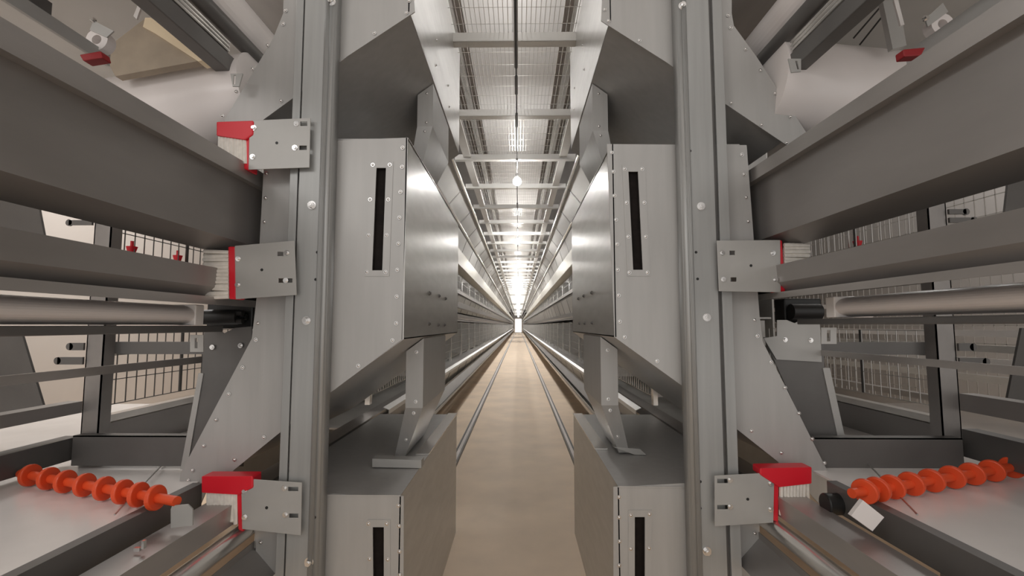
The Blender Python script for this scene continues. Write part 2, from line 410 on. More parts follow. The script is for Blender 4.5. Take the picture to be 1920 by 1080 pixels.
brush('left', [(452, 897), (566, 905), (564, 1004), (454, 992)], [(443, 915), (455, 915), (456, 998), (446, 994)], (388, 445, 918, 985), [(377, 893), (474, 893), (474, 915), (448, 928), (377, 924)],
      [(533, 915), (535, 965), (459, 920), (459, 969)], [(540, 559, 917), (542, 559, 967)], 'red hooded brush at the foot of the left post', (500, 952), 'down')
brush('right', [(1344, 451), (1463, 450), (1464, 548), (1348, 546)], [(1453, 450), (1467, 450), (1473, 547), (1459, 548)], (1470, 1516, 456, 543), None,
      [(1354, 474), (1356, 524), (1449, 474), (1454, 524)], [(1368, 1378, 474), (1370, 1381, 524)], 'white bristle brush with a red band halfway up the right post', (1408, 498), 'side')
brush('right', [(1340, 892), (1452, 886), (1450, 980), (1340, 987)], [(1449, 900), (1461, 900), (1460, 980), (1449, 976)], (1462, 1517, 905, 968), [(1425, 878), (1523, 876), (1523, 907), (1461, 914), (1425, 890)],
      [(1369, 900), (1369, 950), (1445, 907), (1445, 955)], [(1345, 1365, 902), (1345, 1365, 951)], 'red hooded brush at the foot of the right post', (1402, 936), 'down')

# ================================================================ LONG MEMBERS BESIDE THE AISLE
YE = 83.5
def S(side, X, r):            # a point of a long member from its height ratio
    return (X, H + r * abs(X))
def trough_A(side):
    s = -1 if side == 'left' else 1
    k = 1 if s < 0 else .935
    X = s * .86 * k
    z1, z0, zb = ((.51, .46, .268) if s < 0 else (.537, .494, .296))
    root = thing('feed_trough', (X, 1.0, H + zb - .02), 'wide dark feed trough crossing the upper %s of the picture below the drum' % side, 'trough', 'feed troughs along the aisle')
    MB().sheet([(X + s * .03, H + z1), (X, H + z1), (X, H + z0), (X + s * .03, H + z0 + .004)], .25, YE, .003).build('folded_lip', 'zinc', root)
    MB().sheet([(X + s * .03, H + z0 + .02), (X + s * .035, H + zb), (X + s * .12, H + zb - .03), (X + s * .26, H + zb + .01), (X + s * .30, H + z1 + .035), (X + s * .33, H + z1 + .035)], .25, YE, .004).build('channel', 'trough', root)
    return root
def rail_B(side):
    s = -1 if side == 'left' else 1
    X = -.93 if s < 0 else .83
    rs = (.189, .127, .093, .068) if s < 0 else (.231, .166, .127, .105)
    z = [H + r * abs(X) for r in rs]
    root = thing('feed_trough', (X, 1.0, z[3]), 'narrow grey trough brushed by the white bristles on the %s' % side, 'trough', 'feed troughs along the aisle')
    MB().sheet([(X + s * .02, z[0]), (X, z[0]), (X + s * .004, z[1]), (X + s * .035, z[2] + .004)], .25, YE, .003).build('channel', 'trough', root)
    MB().sheet([(X + s * .05, z[2]), (X + s * .005, z[2]), (X + s * .005, z[3])], .25, YE, .003).build('lower_lip', 'zinc', root)
    MB().sheet([(X + s * .034, z[2] + .004), (X + s * .16, z[2] + .01), (X + s * .18, z[0])], .25, YE, .003).build('back_wall', 'dark', root)
    return root
def low_trough(side):
    s = -1 if side == 'left' else 1
    k = 1 if s < 0 else .95
    X = s * .85 * k; z = H - .532
    root = thing('feed_trough', (X, 1.0, z - .1), 'low feed trough under the hooded brush at the foot of the %s post' % side, 'trough', 'feed troughs along the aisle')
    MB().sheet([(X + s * .085, z - .01), (X + s * .085, z), (X, z), (X + s * .004, z - .06), (X + s * .03, z - .07)], .25, YE, .003).build('folded_lip', 'zinc', root)
    MB().cyl((X - s * .005, .25, z - .10), (X - s * .005, 2.9, z - .10), .026, 20).build('round_tube', 'bright', root, smooth=True)
    MB().sheet([(X - s * .03, z - .135), (X - s * .03, z - .155), (X - s * .10, z - .23)], .25, YE, .003).build('lower_channel', 'trough', root)
    return root
for sd in ('left', 'right'):
    trough_A(sd); rail_B(sd); low_trough(sd)
def bar(name, pts, y0, y1, m, label, cat, t=None, group=None, bevel=0):
    mb = MB()
    if t: mb.sheet(pts, y0, y1, t)
    else: mb.loft([(p[0], y0, p[1]) for p in pts], [(p[0], y1, p[1]) for p in pts])
    o = mb.build(name, m, origin=(pts[0][0], (y0 + y1) / 2, min(p[1] for p in pts)), bevel=bevel)
    return tag(o, label, cat, group)
def rect(X, z0, z1, w, s): return [(X, z0), (X, z1), (X + s * w, z1), (X + s * w, z0)]
for sd in ('left', 'right'):
    s = -1 if sd == 'left' else 1
    k = 1 if s < 0 else .93
    # pale tube with its white end cap, and the dark rail below it
    Xc = s * 1.0 * k
    rc = (.061, .003) if s < 0 else (.088, .028)
    zc = H + (rc[0] + rc[1]) / 2 * abs(Xc); rr = (rc[0] - rc[1]) / 2 * abs(Xc)
    endY = 1.50 if s < 0 else 1.45
    root = thing('egg_belt_tube', (Xc, .9, zc - rr), 'pale plastic tube lying level along the %s, with a white end cap' % sd, 'tube')
    mb = MB(); n = 18
    pts = [(Xc + s * .06, zc - rr * .9)] + [(Xc + s * .05 - s * .05 * math.cos(a), zc + rr * math.sin(a)) for a in [math.pi * (-.5 + i / n) for i in range(n + 1)]] + [(Xc + s * .10, zc + rr)]
    mb.sheet(pts, .25, endY - .03, .003); mb.build('tube_body', 'drum', root, smooth=True)
    MB().box((min(Xc - s * .004, Xc + s * .11), endY - .03, zc - rr - .003), (max(Xc - s * .004, Xc + s * .11), endY + .01, zc + rr + .003)).build('end_cap', 'belt', root, bevel=.003)
    rd = (.003, -.022) if s < 0 else (.026, .003)
    bar('guide_rail', rect(Xc, H + rd[0] * abs(Xc) - .004, H + rd[1] * abs(Xc), .05, s), .25, 1.62, 'dark', 'dark square rail right under the pale tube on the %s' % sd, 'rail', bevel=.003)
    # flat bar
    Xe = s * 1.15 * k
    re = (-.098, -.118) if s < 0 else (-.082, -.100)
    bar('flat_bar', rect(Xe, H + re[0] * abs(Xe), H + re[1] * abs(Xe), .006, s), .25, 2.4, 'zinc', 'thin flat steel bar crossing in front of the %s end frame' % sd, 'bar')
    Xp = s * 1.2 * k; gp = 1 if s < 0 else 1.06
    bar('pale_strip', rect(Xp, H + .632 * gp * abs(Xp), H + .662 * gp * abs(Xp), .01, s), .25, 1.34, 'plate', 'pale steel strip just above the lip of the wide trough on the %s' % sd, 'bar')
    if s < 0: bar('dark_strip', rect(Xp + s * .01, H + .662 * gp * abs(Xp), H + .695 * gp * abs(Xp), .03, s), .25, 1.17, 'dark', 'dark strip above the pale strip in the upper %s corner' % sd, 'bar')
    # upper rails running overhead
    Xi = s * .98 * k
    g = 1 if s < 0 else 1.06
    def Z(r): return H + r * g * abs(Xi)
    bar('overhead_rail', rect(Xi, Z(.878), Z(.938), .05, s), .25, 1.62, 'dark', 'dark overhead rail above the white drum on the %s' % sd, 'rail', bevel=.003)
    rr_ = thing('ribbed_track', (Xi, 1, Z(.945)), 'bright ribbed aluminium track overhead on the %s' % sd, 'rail')
    for j in range(3):
        MB().cyl((Xi + s * .005, .25, Z(.950 + j * .014)), (Xi + s * .005, 1.55, Z(.950 + j * .014)), .0062, 10).build('rib', 'bright', rr_, smooth=True)
    MB().box((min(Xi + s * .01, Xi + s * .03), .25, Z(.942)), (max(Xi + s * .01, Xi + s * .03), 1.55, Z(.99))).build('track_body', 'zinc', rr_)
    o = MB().cyl((Xi + s * .01, .25, Z(1.03)), (Xi + s * .01, 2.05, Z(1.03)), .028, 16).build('drive_shaft', 'dark', origin=(Xi, 1, Z(1.0)), smooth=True)
    tag(o, 'black round shaft overhead on the %s, above the ribbed track' % sd, 'shaft')
    mb = MB(); n = 14; zc2 = Z(1.14); r2 = .085 * abs(Xi)
    pts = [(Xi + s * .05 - s * .05 * math.cos(math.pi * (-.5 + i / n)), zc2 + r2 * math.sin(math.pi * (-.5 + i / n))) for i in range(n + 1)] + [(Xi + s * .2, zc2 + r2)]
    mb.sheet(pts, .25, 2.3, .003)
    tag(mb.build('egg_belt_tube', 'drum', origin=(Xi, 1, zc2 - r2), smooth=True), 'broad pale tube at the very top %s beside the hopper' % sd, 'tube')

# ================================================================ END FRAMES AND BELTS (outer foreground)
for sd in ('left', 'right'):
    s = -1 if sd == 'left' else 1
    k = 1 if s < 0 else .95
    FY = 1.70
    # upright with cross arms
    ux = (164, 196) if s < 0 else (1755, 1790)
    x0 = A(ux[0], 620, FY).x; x1 = A(ux[1], 620, FY).x
    root = thing('end_stand', ((x0 + x1) / 2, FY, 0), 'dark upright end frame with cross beams at the %s' % sd, 'frame', 'end frames of the cage rows')
    MB().box((x0, FY, .002), (x1, FY + .004, H + .75)).box((x0, FY, .002), (x0 + .004, FY + .05, H + .75)).box((x1 - .004, FY, .002), (x1, FY + .05, H + .75)).build('upright', 'trough', root)
    zb = [H - .375, H - .445]
    xa = min(x0 + .02, s * .93); xb = max(x0 + .02, s * .93)
    MB().box((xa, FY - .05, zb[1] - .03), (xb, FY - .046, zb[0])).box((xa, FY - .05, zb[0] - .004), (xb, FY - .01, zb[0])).build('cross_beam', 'dark', root)
    zc = [H - .06, H - .105]
    MB().box((xa, FY + .05, zc[1]), (xb, FY + .06, zc[0])).build('cross_arm', 'dark', root)
    # finger tabs
    for (zz, dx) in ((H - .075, .05), (H - .125, .09)):
        xt = x0 if s < 0 else x1
        mb = MB(); mb.box((min(xt, xt + s * dx), FY - .012, zz - .013), (max(xt, xt + s * dx), FY - .004, zz + .013)); mb.cyl((xt + s * dx, FY - .012, zz), (xt + s * dx, FY - .004, zz), .013, 14)
        mb.build('finger_tab', 'dark', root)
    for (zz, dx) in ((H + .40, .06), (H + .37, .085)):
        xt = x0 if s < 0 else x1
        mb = MB(); mb.box((min(xt, xt + s * dx), FY - .012, zz - .009), (max(xt, xt + s * dx), FY - .004, zz + .009)); mb.cyl((xt + s * dx, FY - .012, zz), (xt + s * dx, FY - .004, zz), .012, 14)
        mb.build('finger_tab', 'dark', root)
    # side channels running to the camera from the upright
    Xf = x0 if s < 0 else x1
    Xf += s * .0
    z0, z1 = (H - .268, H - .305) if s < 0 else (H - .235, H - .29)
    root2 = thing('side_channel', (Xf, 1, z1 - .05), 'dark channel running toward the camera from the %s end frame, upper one' % sd, 'channel')
    MB().sheet([(Xf + s * .05, z0), (Xf, z0), (Xf, z1), (Xf + s * .05, z1)], .25, FY - .002, .004).build('channel_body', 'trough', root2)
    root3 = thing('side_channel', (Xf, 1, z1 - .15), 'dark channel running toward the camera from the %s end frame, just above the belt' % sd, 'channel')
    MB().sheet([(Xf + s * .05, z0 - .12), (Xf, z0 - .12), (Xf, z1 - .155), (Xf + s * .05, z1 - .155)], .25, FY - .002, .004).build('channel_body', 'dark', root3)
    # white belt below, its edge channel
    Xb = s * 1.0 * (1 if s < 0 else .96); zbelt = H - .487 * abs(1.0 if s < 0 else .97)
    o = MB().box((min(Xb, Xb + s * 1.5), .25, zbelt - .006), (max(Xb, Xb + s * 1.5), 3.0, zbelt)).build('manure_belt', 'belt', origin=(Xb + s * .7, 1.5, zbelt))
    tag(o, 'shiny white conveyor belt at the bottom %s under the orange discs' % sd, 'conveyor belt')
    bar('belt_channel', [(Xb - s * .002, zbelt + .004), (Xb - s * .03, zbelt + .004), (Xb - s * .03, zbelt - .07), (Xb + s * .02, zbelt - .07)], .25, 1.50, 'dark', 'dark side channel along the edge of the white belt on the %s' % sd, 'channel', t=.004)
    # guide wires over the belt
    pw = ([(330, 845), (215, 965)], [(0, 893), (90, 880)]) if s < 0 else ([(1600, 842), (1720, 965)], [(1830, 876), (1920, 880)])
    pw = pw[:1]
    for j, (pa, pb) in enumerate(pw):
        a = AZ(*pa, zbelt + .012); b = AZ(*pb, zbelt + .012)
        tag(MB().cyl(a, b, .0022, 8).build('tension_wire', 'wire', origin=(a + b) / 2), 'thin wire stretched across the white belt on the %s' % sd, 'wire')
    # orange disc roller
    pts = [(57, 891), (88, 898), (122, 903), (156, 910), (191, 917), (227, 923), (258, 928), (292, 933)] if s < 0 else [(1622, 921), (1657, 921), (1690, 918), (1727, 912), (1763, 905), (1800, 898), (1834, 891), (1868, 884), (1898, 876)]
    dz = zbelt + .034
    wp = [AZ(x, y, dz) for x, y in pts]
    pa, pb = wp[0], wp[-1]
    ax = (pb - pa).normalized()
    root4 = thing('disc_roller', (pa + pb) / 2 - Vector((0, 0, .033)), 'orange roller of round discs lying on the white belt at the %s' % sd, 'roller')
    MB().cyl(pa - ax * .05, pb + ax * .08, .0125, 14).build('shaft', 'orange', root4, smooth=True)
    for w in wp:
        t = (w - pa).dot(ax); c = pa + ax * t
        tilt = (ax + Vector((0, .25, .1))).normalized()
        MB().cyl(c - tilt * .007, c + tilt * .007, .032, 26).build('disc', 'orange', root4, bevel=.003)
    # drum above the wide trough
    dY = 1.72
    a = A(205 if s < 0 else 1690, 200, dY); 
    xin, xout = (s * .95 * k, s * 1.95 * k)
    zi_, zo_ = (H + .83, H + .645) if s < 0 else (H + .865, H + .76)
    zd = (zi_ + zo_) / 2
    root5 = thing('belt_drum', ((xin + xout) / 2, dY, zd - .15), 'large pale drum above the wide dark trough on the %s' % sd, 'drum')
    MB().cyl((xin, dY, zi_), (xout, dY, zo_), .17, 64).build('drum_shell', 'drum', root5, smooth=True)
    MB().cyl((xin - s * .03, dY, zi_), (xin, dY, zi_), .03, 16).build('axle', 'dark', root5, smooth=True)
    # grey deck sheet above it
    o = MB().box((min(s * 1.08, s * 3.0), .2, H + 1.22), (max(s * 1.08, s * 3.0), 2.3, H + 1.226)).build('deck_sheet', 'curtain', origin=(s * 2, 1, H + 1.22))
    tag(o, 'flat grey deck sheet overhead in the %s upper corner' % sd, 'sheet')

# dark bracket plates behind the hopper tips, black motors above them
def bracket(side, pts_dark, pts_flange, bolts, cap, label):
    Y = (LY if side == 'left' else RY) + .11
    p = P(pts_dark, Y)
    root = thing('bracket_plate', (sum(v.x for v in p) / len(p), Y, min(v.z for v in p)), label, 'bracket')
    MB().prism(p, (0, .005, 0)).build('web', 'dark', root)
    MB().prism(P(pts_flange, Y - .004), (0, .03, 0)).build('edge_flange', 'plate', root)
    if cap: MB().prism(P(cap, Y - .006), (0, .004, 0)).build('cap_plate', 'plate', root)
    rivets(bolts, Y - .006, root, SBOLT, 'bolt')
    return root
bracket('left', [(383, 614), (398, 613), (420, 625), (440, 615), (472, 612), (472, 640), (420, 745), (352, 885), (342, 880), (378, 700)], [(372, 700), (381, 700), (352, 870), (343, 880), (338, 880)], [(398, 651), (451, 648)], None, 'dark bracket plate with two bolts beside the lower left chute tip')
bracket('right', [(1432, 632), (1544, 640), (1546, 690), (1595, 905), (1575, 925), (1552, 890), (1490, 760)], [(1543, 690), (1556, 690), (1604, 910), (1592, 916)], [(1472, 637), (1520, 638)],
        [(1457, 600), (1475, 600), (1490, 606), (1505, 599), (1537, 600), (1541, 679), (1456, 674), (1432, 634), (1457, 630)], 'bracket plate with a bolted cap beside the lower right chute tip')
def motor(side, c, r, xr, label):
    Y = (LY if side == 'left' else RY) + .14
    p = A(*c, Y)
    root = thing('drive_bearing', p - Vector((0, 0, .05)), label, 'motor')
    w = A(c[0] + xr, c[1], Y).x - p.x
    MB().box((p.x - w, Y + .02, p.z - .045), (p.x + w, Y + .09, p.z + .045)).build('housing', 'black', root, bevel=.006)
    s = -1 if side == 'left' else 1
    MB().cyl((p.x - w * .9, Y - .01, p.z - .005), (p.x + w * .6, Y - .01, p.z - .005), r, 22).build('barrel', 'black', root, smooth=True)
    e = p.x + (w * .6 if side == 'left' else -w * .6)
    for j in range(3):
        a = 2.1 * j
        MB().cyl((e, Y - .01 + .6 * r * math.cos(a), p.z - .005 + .6 * r * math.sin(a)), (e + (.02 if side == 'left' else -.02), Y - .01 + .6 * r * math.cos(a), p.z - .005 + .6 * r * math.sin(a)), r * .4, 10).build('lug', 'black', root, smooth=True)
    return root
motor('left', (424, 592), .026, 44, 'black drive motor under the left white brush')
motor('right', (1512, 582), .028, 36, 'black drive motor under the right white brush')
# slotted brackets at the tube ends
for sd, q, slot in (('left', [(356, 628), (381, 628), (381, 660), (356, 660)], [(365, 634), (370, 634), (370, 653), (365, 653)]), ('right', [(1540, 614), (1569, 614), (1569, 645), (1540, 645)], [(1551, 619), (1557, 619), (1557, 640), (1551, 640)])):
    Y = 1.50
    o = MB().prism(P(q, Y), (0, .004, 0), [P(slot, Y)]).build('slotted_bracket', 'plate', origin=A(q[0][0], q[2][1], Y), bevel=.0008)
    tag(o, 'small slotted steel bracket below the end of the pale tube on the %s' % sd, 'bracket')
for sd, q, slot in (('left', [(432, 138), (455, 138), (448, 162), (436, 162)], [(438, 141), (442, 141), (441, 158), (437, 158)]), ('right', [(1478, 110), (1502, 110), (1502, 134), (1484, 136)], [(1491, 114), (1495, 114), (1499, 130), (1495, 130)])):
    Y = 1.48
    o = MB().prism(P(q, Y), (0, .004, 0), [P(slot, Y)]).build('slotted_bracket', 'plate', origin=A(q[0][0], q[2][1], Y))
    tag(o, 'small slotted bracket at the end of the overhead rail on the %s' % sd, 'bracket')
# upper bracket, right: dark triangle with light flange
p = P([(1440, 135), (1478, 100), (1488, 140), (1515, 243), (1498, 243)], RY + .1)
root = thing('bracket_plate', p[4], 'dark triangular bracket beside the upper right chute', 'bracket')
MB().prism(p, (0, .004, 0)).build('web', 'dark', root)
MB().prism(P([(1490, 160), (1505, 165), (1529, 236), (1517, 242)], RY + .09), (0, .02, 0)).build('edge_flange', 'drum', root)
p = A(1445, 112, RY + .1)
o = MB().cyl(p, p + Vector((.06, 0, .03)), .022, 16).build('drive_bearing', 'black', origin=p, smooth=True); tag(o, 'small black bearing on the upper right bracket', 'bearing')
# slanted partitions at the far edges
for sd, q, lab in (('left', [(-60, 335), (64, 345), (83, 445), (-60, 440)], 'dark slanted partition at the left edge below the wide trough'), ('left', [(-60, 625), (41, 628), (82, 765), (-60, 790)], 'dark slanted partition at the left edge beside the cream wall'),
                   ('right', [(1895, 305), (1980, 290), (1980, 420), (1883, 410)], 'grey slanted partition at the right edge below the wide trough'), ('right', [(1916, 615), (1990, 615), (1990, 765), (1888, 755)], 'dark slanted partition at the right edge by the far rails')):
    Y = 1.95
    o = MB().prism(P(q, Y), (0, .01, 0)).build('partition', 'dark', origin=A(*q[2], Y)); tag(o, lab, 'panel')

# end mesh between frame and hopper (runs along the aisle direction)
def wire_grid(X, y0, y1, z0, z1, py, pz, r, mb=None):
    mb = mb or MB()
    n = max(1, round((y1 - y0) / py)); m = max(1, round((z1 - z0) / pz))
    for i in range(n + 1): y = y0 + (y1 - y0) * i / n; mb.box((X - r, y - r, z0), (X + r, y + r, z1))
    for j in range(m + 1): z = z0 + (z1 - z0) * j / m; mb.box((X - r, y0, z - r), (X + r, y1, z + r))
    return mb
for sd in ('left', 'right'):
    s = -1 if sd == 'left' else 1
    X = s * 1.55
    for z0, z1, nm in ((H + .16, H + .56, 'upper'), (H - .30, H - .02, 'lower')):
        root = thing('wire_mesh', (X, 2.2, z0), '%s wire mesh panel behind the %s end frame' % (nm, sd), 'mesh', 'end mesh panels')
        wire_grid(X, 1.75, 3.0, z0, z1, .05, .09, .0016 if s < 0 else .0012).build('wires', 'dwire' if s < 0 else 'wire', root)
        for y in (2.2, 2.75): MB().box((X - .004, y, z0), (X + .004, y + .012, z1)).build('stiffener', 'dwire', root)
    o = MB().box((X - .02, 1.77, H - .36), (X + .02, 3.0, H - .335)).build('shelf_rail', 'bright', origin=(X, 2.4, H - .36)); tag(o, 'bright narrow rail under the %s lower mesh panel' % sd, 'rail')
    o = MB().box((X - .02, 1.77, H - .50), (X + .02, 3.0, H - .365)).build('kick_plate', 'trough', origin=(X, 2.4, H - .5)); tag(o, 'dull grey panel below the %s lower mesh' % sd, 'panel')
for (x, y, lab) in ((247, 468, 'left of the pair on the left mesh'), (333, 484, 'right of the pair on the left mesh'), (1608, 457, 'behind the right mesh')):
    p = AX(x, y, -1.565 if x < 900 else 1.565)
    root = thing('drinker_cup', p - Vector((0, 0, .02)), 'small red drinker cup, ' + lab, 'cup')
    MB().cyl(p - Vector((0, 0, .018)), p + Vector((0, 0, .012)), .012, 12, .02).build('bowl', 'red', root, smooth=True)
    MB().cyl(p + Vector((0, 0, .012)), p + Vector((0, 0, .035)), .006, 8).build('nipple', 'red', root)

# small parts up in the corners
p = P([(270, 36), (385, 112), (216, 143), (192, 96)], 1.50)
root = thing('tan_board', p[3], 'tan board wedged above the white drum at the upper left', 'board')
MB().prism(p, (0, .03, 0)).build('board_face', M['wood'], root)
MB().prism(P([(272, 33), (283, 33), (392, 110), (372, 115), (290, 62), (268, 50)], 1.49), (0, .045, 0)).build('board_edge', mat('pale_edge', (.90, .76, .54), 0, .6), root)
def red_end(q, Y, label):
    p = P(q, Y)
    o = MB().prism(p, (0, .03, 0)).build('stop_block', 'darkred', origin=p[2], bevel=.003); tag(o, label, 'block')
red_end([(148, 102), (188, 95), (192, 108), (155, 114)], 1.2, 'small dark red block under the pulley at the upper left')
red_end([(1694, 92), (1736, 88), (1728, 104), (1696, 106)], 1.25, 'small dark red block under the pulley at the upper right')
def pulley(c, arm, Y, label):
    p = A(*c, Y)
    root = thing('idler_pulley', p - Vector((0, 0, .04)), label, 'pulley')
    n = 20; outer = [p + Vector((.032 * math.cos(2 * math.pi * i / n), 0, .032 * math.sin(2 * math.pi * i / n))) for i in range(n)]
    inner = [p + Vector((.014 * math.cos(2 * math.pi * i / n), 0, .014 * math.sin(2 * math.pi * i / n))) for i in range(n)]
    MB().prism(outer, (0, .03, 0), [inner]).build('wheel', 'drum', root)
    MB().prism(P(arm, Y - .004), (0, .004, 0)).build('arm', 'plate', root)
    rivets([arm[0]], Y - .004, root, SBOLT, 'bolt')
pulley((181, 74), [(175, 38), (213, 58), (200, 70), (168, 56)], 1.3, 'white idler pulley on its bracket at the upper left')
pulley((1768, 45), [(1735, 35), (1768, 5), (1778, 22), (1740, 50)], 1.3, 'white idler pulley on its bracket at the upper right')
for sd, q, Y in (('left', [(250, 30), (262, 0), (268, 2), (256, 36)], 1.35), ('right', [(1676, 0), (1684, 0), (1696, 46), (1689, 48)], 1.35)):
    o = MB().prism(P(q, Y), (0, .006, 0)).build('white_strip', 'belt', origin=A(*q[0], Y)); tag(o, 'narrow white strip near the pulley at the upper %s' % sd, 'strip')  # strips in the plain white of the belt
for sd, q, Y in (('right', [(1655, 0), (1685, 0), (1700, 85), (1674, 92)], 1.5),):
    o = MB().prism(P(q, Y), (0, .02, 0)).build('hanger_arm', 'plate', origin=A(*q[0], Y)); tag(o, 'grey hanger arm beside the right pulley', 'bracket')
for pa, pb in (((1600, 72), (1662, 0)), ((1612, 84), (1655, 30))):
    a = A(*pa, 1.7); b = A(*pb, 1.6)
    tag(MB().cyl(a, b, .003, 8).build('control_cable', 'cable', origin=a), 'thin dark cable hanging %s the right hanger arm' % ('left of' if pa[0] == 1600 else 'closest to'), 'cable')
# bottom corner hardware
q = P([(320, 955), (323, 948), (352, 946), (361, 955), (361, 985), (320, 990)], 1.26)
o = MB().prism(q, (0, .004, 0)).build('stop_bracket', 'plate', origin=q[-1]); tag(o, 'small rounded bracket on the belt edge at the lower left', 'bracket')
p = A(1572, 945, 1.45)
root = thing('junction_box', p, 'black rounded knob beside the pale square plate at the lower right', 'knob')
MB().cyl(p - Vector((.04, 0, 0)), p + Vector((.035, 0, 0)), .03, 20).build('knob_body', 'black', root, smooth=True, bevel=.004)
q = P([(1596, 967), (1618, 938), (1658, 970), (1636, 996)], 1.20)
o = MB().prism(q, (.0, .012, .0)).build('square_plate', 'drum', origin=q[3]); tag(o, 'pale tilted square plate on the dark rail at the lower right', 'plate')
a = A(262, 1028, 1.15)
root = thing('wing_nut', a, 'bright wing nut on the rail at the lower left', 'nut')
MB().box((a.x - .012, a.y - .004, a.z - .006), (a.x + .002, a.y + .004, a.z + .002)).build('wing', 'rivet', root)
MB().box((a.x + .006, a.y - .004, a.z), (a.x + .012, a.y + .004, a.z + .018)).build('wing', 'rivet', root)

# ================================================================ FAR AISLE: cages, flaps, pipes
Y0 = 3.0; BAY = 1.2; NB = 66; FLAP = .96
def far(side):
    s = -1 if side == 'left' else 1
    k = 1 if s < 0 else .90
    X = lambda v: s * v * k
    # long pipes
    for (xx, zz, r, lab, m) in ((.56, 1.41, .014, 'bright thin water pipe high along the %s cages', 'bright'), (.72, 1.24, .014, 'second water pipe below the high one on the %s', 'bright')):
        o = MB().cyl((X(xx), Y0 - .1, H + zz), (X(xx), YE, H + zz), r, 10).build('water_pipe', m, origin=(X(xx), Y0, H + zz), smooth=True)
        tag(o, lab % side, 'pipe')
    # cream trough of the upper tier
    o = MB().sheet([(X(.84), H + 1.03), (X(.80), H + 1.03), (X(.80), H + .82), (X(.95), H + .80)], Y0, YE, .004).build('feed_trough', 'cream', origin=(X(.8), Y0, H + .8)); tag(o, 'cream feed trough of the top cage tier on the %s' % side, 'trough')
    # lower bright rails
    o = MB().sheet([(X(.835), H - .505), (X(.80), H - .52), (X(.80), H - .545)], Y0, YE, .004).build('egg_rail', 'beam', origin=(X(.8), Y0, H - .5)); tag(o, 'bright sloping egg rail below the lower cages on the %s' % side, 'rail')
    o = MB().sheet([(X(.86), H - .77), (X(.86), H - .84), (X(.75), H - .80), (X(.75), H - .77)], 2.95, YE, .004).build('egg_rail', 'flap', origin=(X(.8), Y0, H - .5)); tag(o, 'pale lower tray rail near the floor along the %s cages' % side, 'rail')
    # dark back and shelf of the cages
    o = MB().box((min(X(1.75), X(1.76)), Y0, .05), (max(X(1.75), X(1.76)), YE, H + 1.6)).build('rear_lining', 'cage', origin=(X(1.75), Y0, 0)); tag(o, 'long grey back sheet of the %s cage row' % side, 'panel')
    for zz, lab in ((-.64, 'lowest'), (.04, 'middle'), (.553, 'upper')):
        o = MB().box((min(X(1.0), X(1.74)), Y0, H + zz), (max(X(1.0), X(1.74)), YE, H + zz + .01)).build('cage_floor', 'cage', origin=(X(1.4), Y0, H + zz)); tag(o, '%s cage floor sheet along the %s row' % (lab, side), 'sheet')
    # floor track
    root = thing('floor_track', (X(.56), Y0, 0), 'pair of rails on the floor along the %s cages' % side, 'rail')
    for xx in (.535, .585):
        MB().box((min(X(xx - .007), X(xx + .007)), 2.9, .001), (max(X(xx - .007), X(xx + .007)), YE, .030)).build('rail', 'dark', root)
    MB().box((min(X(.545), X(.575)), 2.9, .001), (max(X(.545), X(.575)), YE, .026)).build('web', 'drum', root)
    # repeated cage fronts, flaps and curtains
    g1 = 'wire cage fronts on the %s' % side
    protos = []
    def cage(z0, z1, tname):
        root = thing('cage', (X(.93), Y0, H + z0), 'wire front of a %s tier cage on the %s of the far aisle' % (tname, side), 'cage', '%s tier %s' % (tname, g1))
        wire_grid(X(.93), Y0 + .03, Y0 + BAY - .01, H + z0, H + z1, .06, .10, .002).build('wires', 'wire', root)
        MB().box((min(X(.92), X(.95)), Y0, H + z0 - .05), (max(X(.92), X(.95)), Y0 + .045, H + z1 + .02)).build('cage_post', 'bright', root)
        MB().box((min(X(.95), X(1.7)), Y0 + .01, H + z0), (max(X(.95), X(1.7)), Y0 + .014, H + z1)).build('divider', 'cage', root)
        return root
    protos.append(cage(-.44, .03, 'lower')); protos.append(cage(.565, .80, 'upper'))
    def flap(pa, pb, m, tname, name):
        root = thing(name, (X(pb[0]), Y0, H + pb[1]), '%s on the %s of the far aisle' % (tname, side), 'panel', '%ss on the %s' % (tname, side))
        MB().loft([(X(pa[0]), Y0 + .03, H + pa[1]), (X(pb[0]), Y0 + .03, H + pb[1]), (X(pb[0]) + s * .005, Y0 + .03, H + pb[1]), (X(pa[0]) + s * .005, Y0 + .03, H + pa[1])],
                  [(X(pa[0]), Y0 + FLAP - .01, H + pa[1]), (X(pb[0]), Y0 + FLAP - .01, H + pb[1]), (X(pb[0]) + s * .005, Y0 + FLAP - .01, H + pb[1]), (X(pa[0]) + s * .005, Y0 + FLAP - .01, H + pa[1])]).build('sheet', m, root)
        MB().loft([(X(pa[0]) - s * .004, Y0, H + pa[1]), (X(pb[0]) - s * .004, Y0, H + pb[1]), (X(pb[0]) + s * .005, Y0, H + pb[1]), (X(pa[0]) + s * .005, Y0, H + pa[1])],
                  [(X(pa[0]) - s * .004, Y0 + .028, H + pa[1]), (X(pb[0]) - s * .004, Y0 + .028, H + pb[1]), (X(pb[0]) + s * .005, Y0 + .028, H + pb[1]), (X(pa[0]) + s * .005, Y0 + .028, H + pa[1])]).build('seam', 'trough', root)
        return root
    f1 = flap((.585, 1.42), (.74, 1.245), 'flap', 'pale sloping flap below the high pipe', 'side_flap')
    f2 = flap((.745, 1.22), (.81, 1.045), 'curtain', 'white curtain panel above the cream trough', 'curtain')
    f3 = flap((.865, .43), (.945, .20), 'flap', 'grey flap hanging under the bright trough', 'side_flap')
    f4 = flap((.83, -.56), (.90, -.75), 'flap', 'grey flap under the egg rail', 'side_flap')
    for i in range(1, NB):
        for pr in protos: copy_tree(pr, pr.location + Vector((0, i * BAY, 0)))
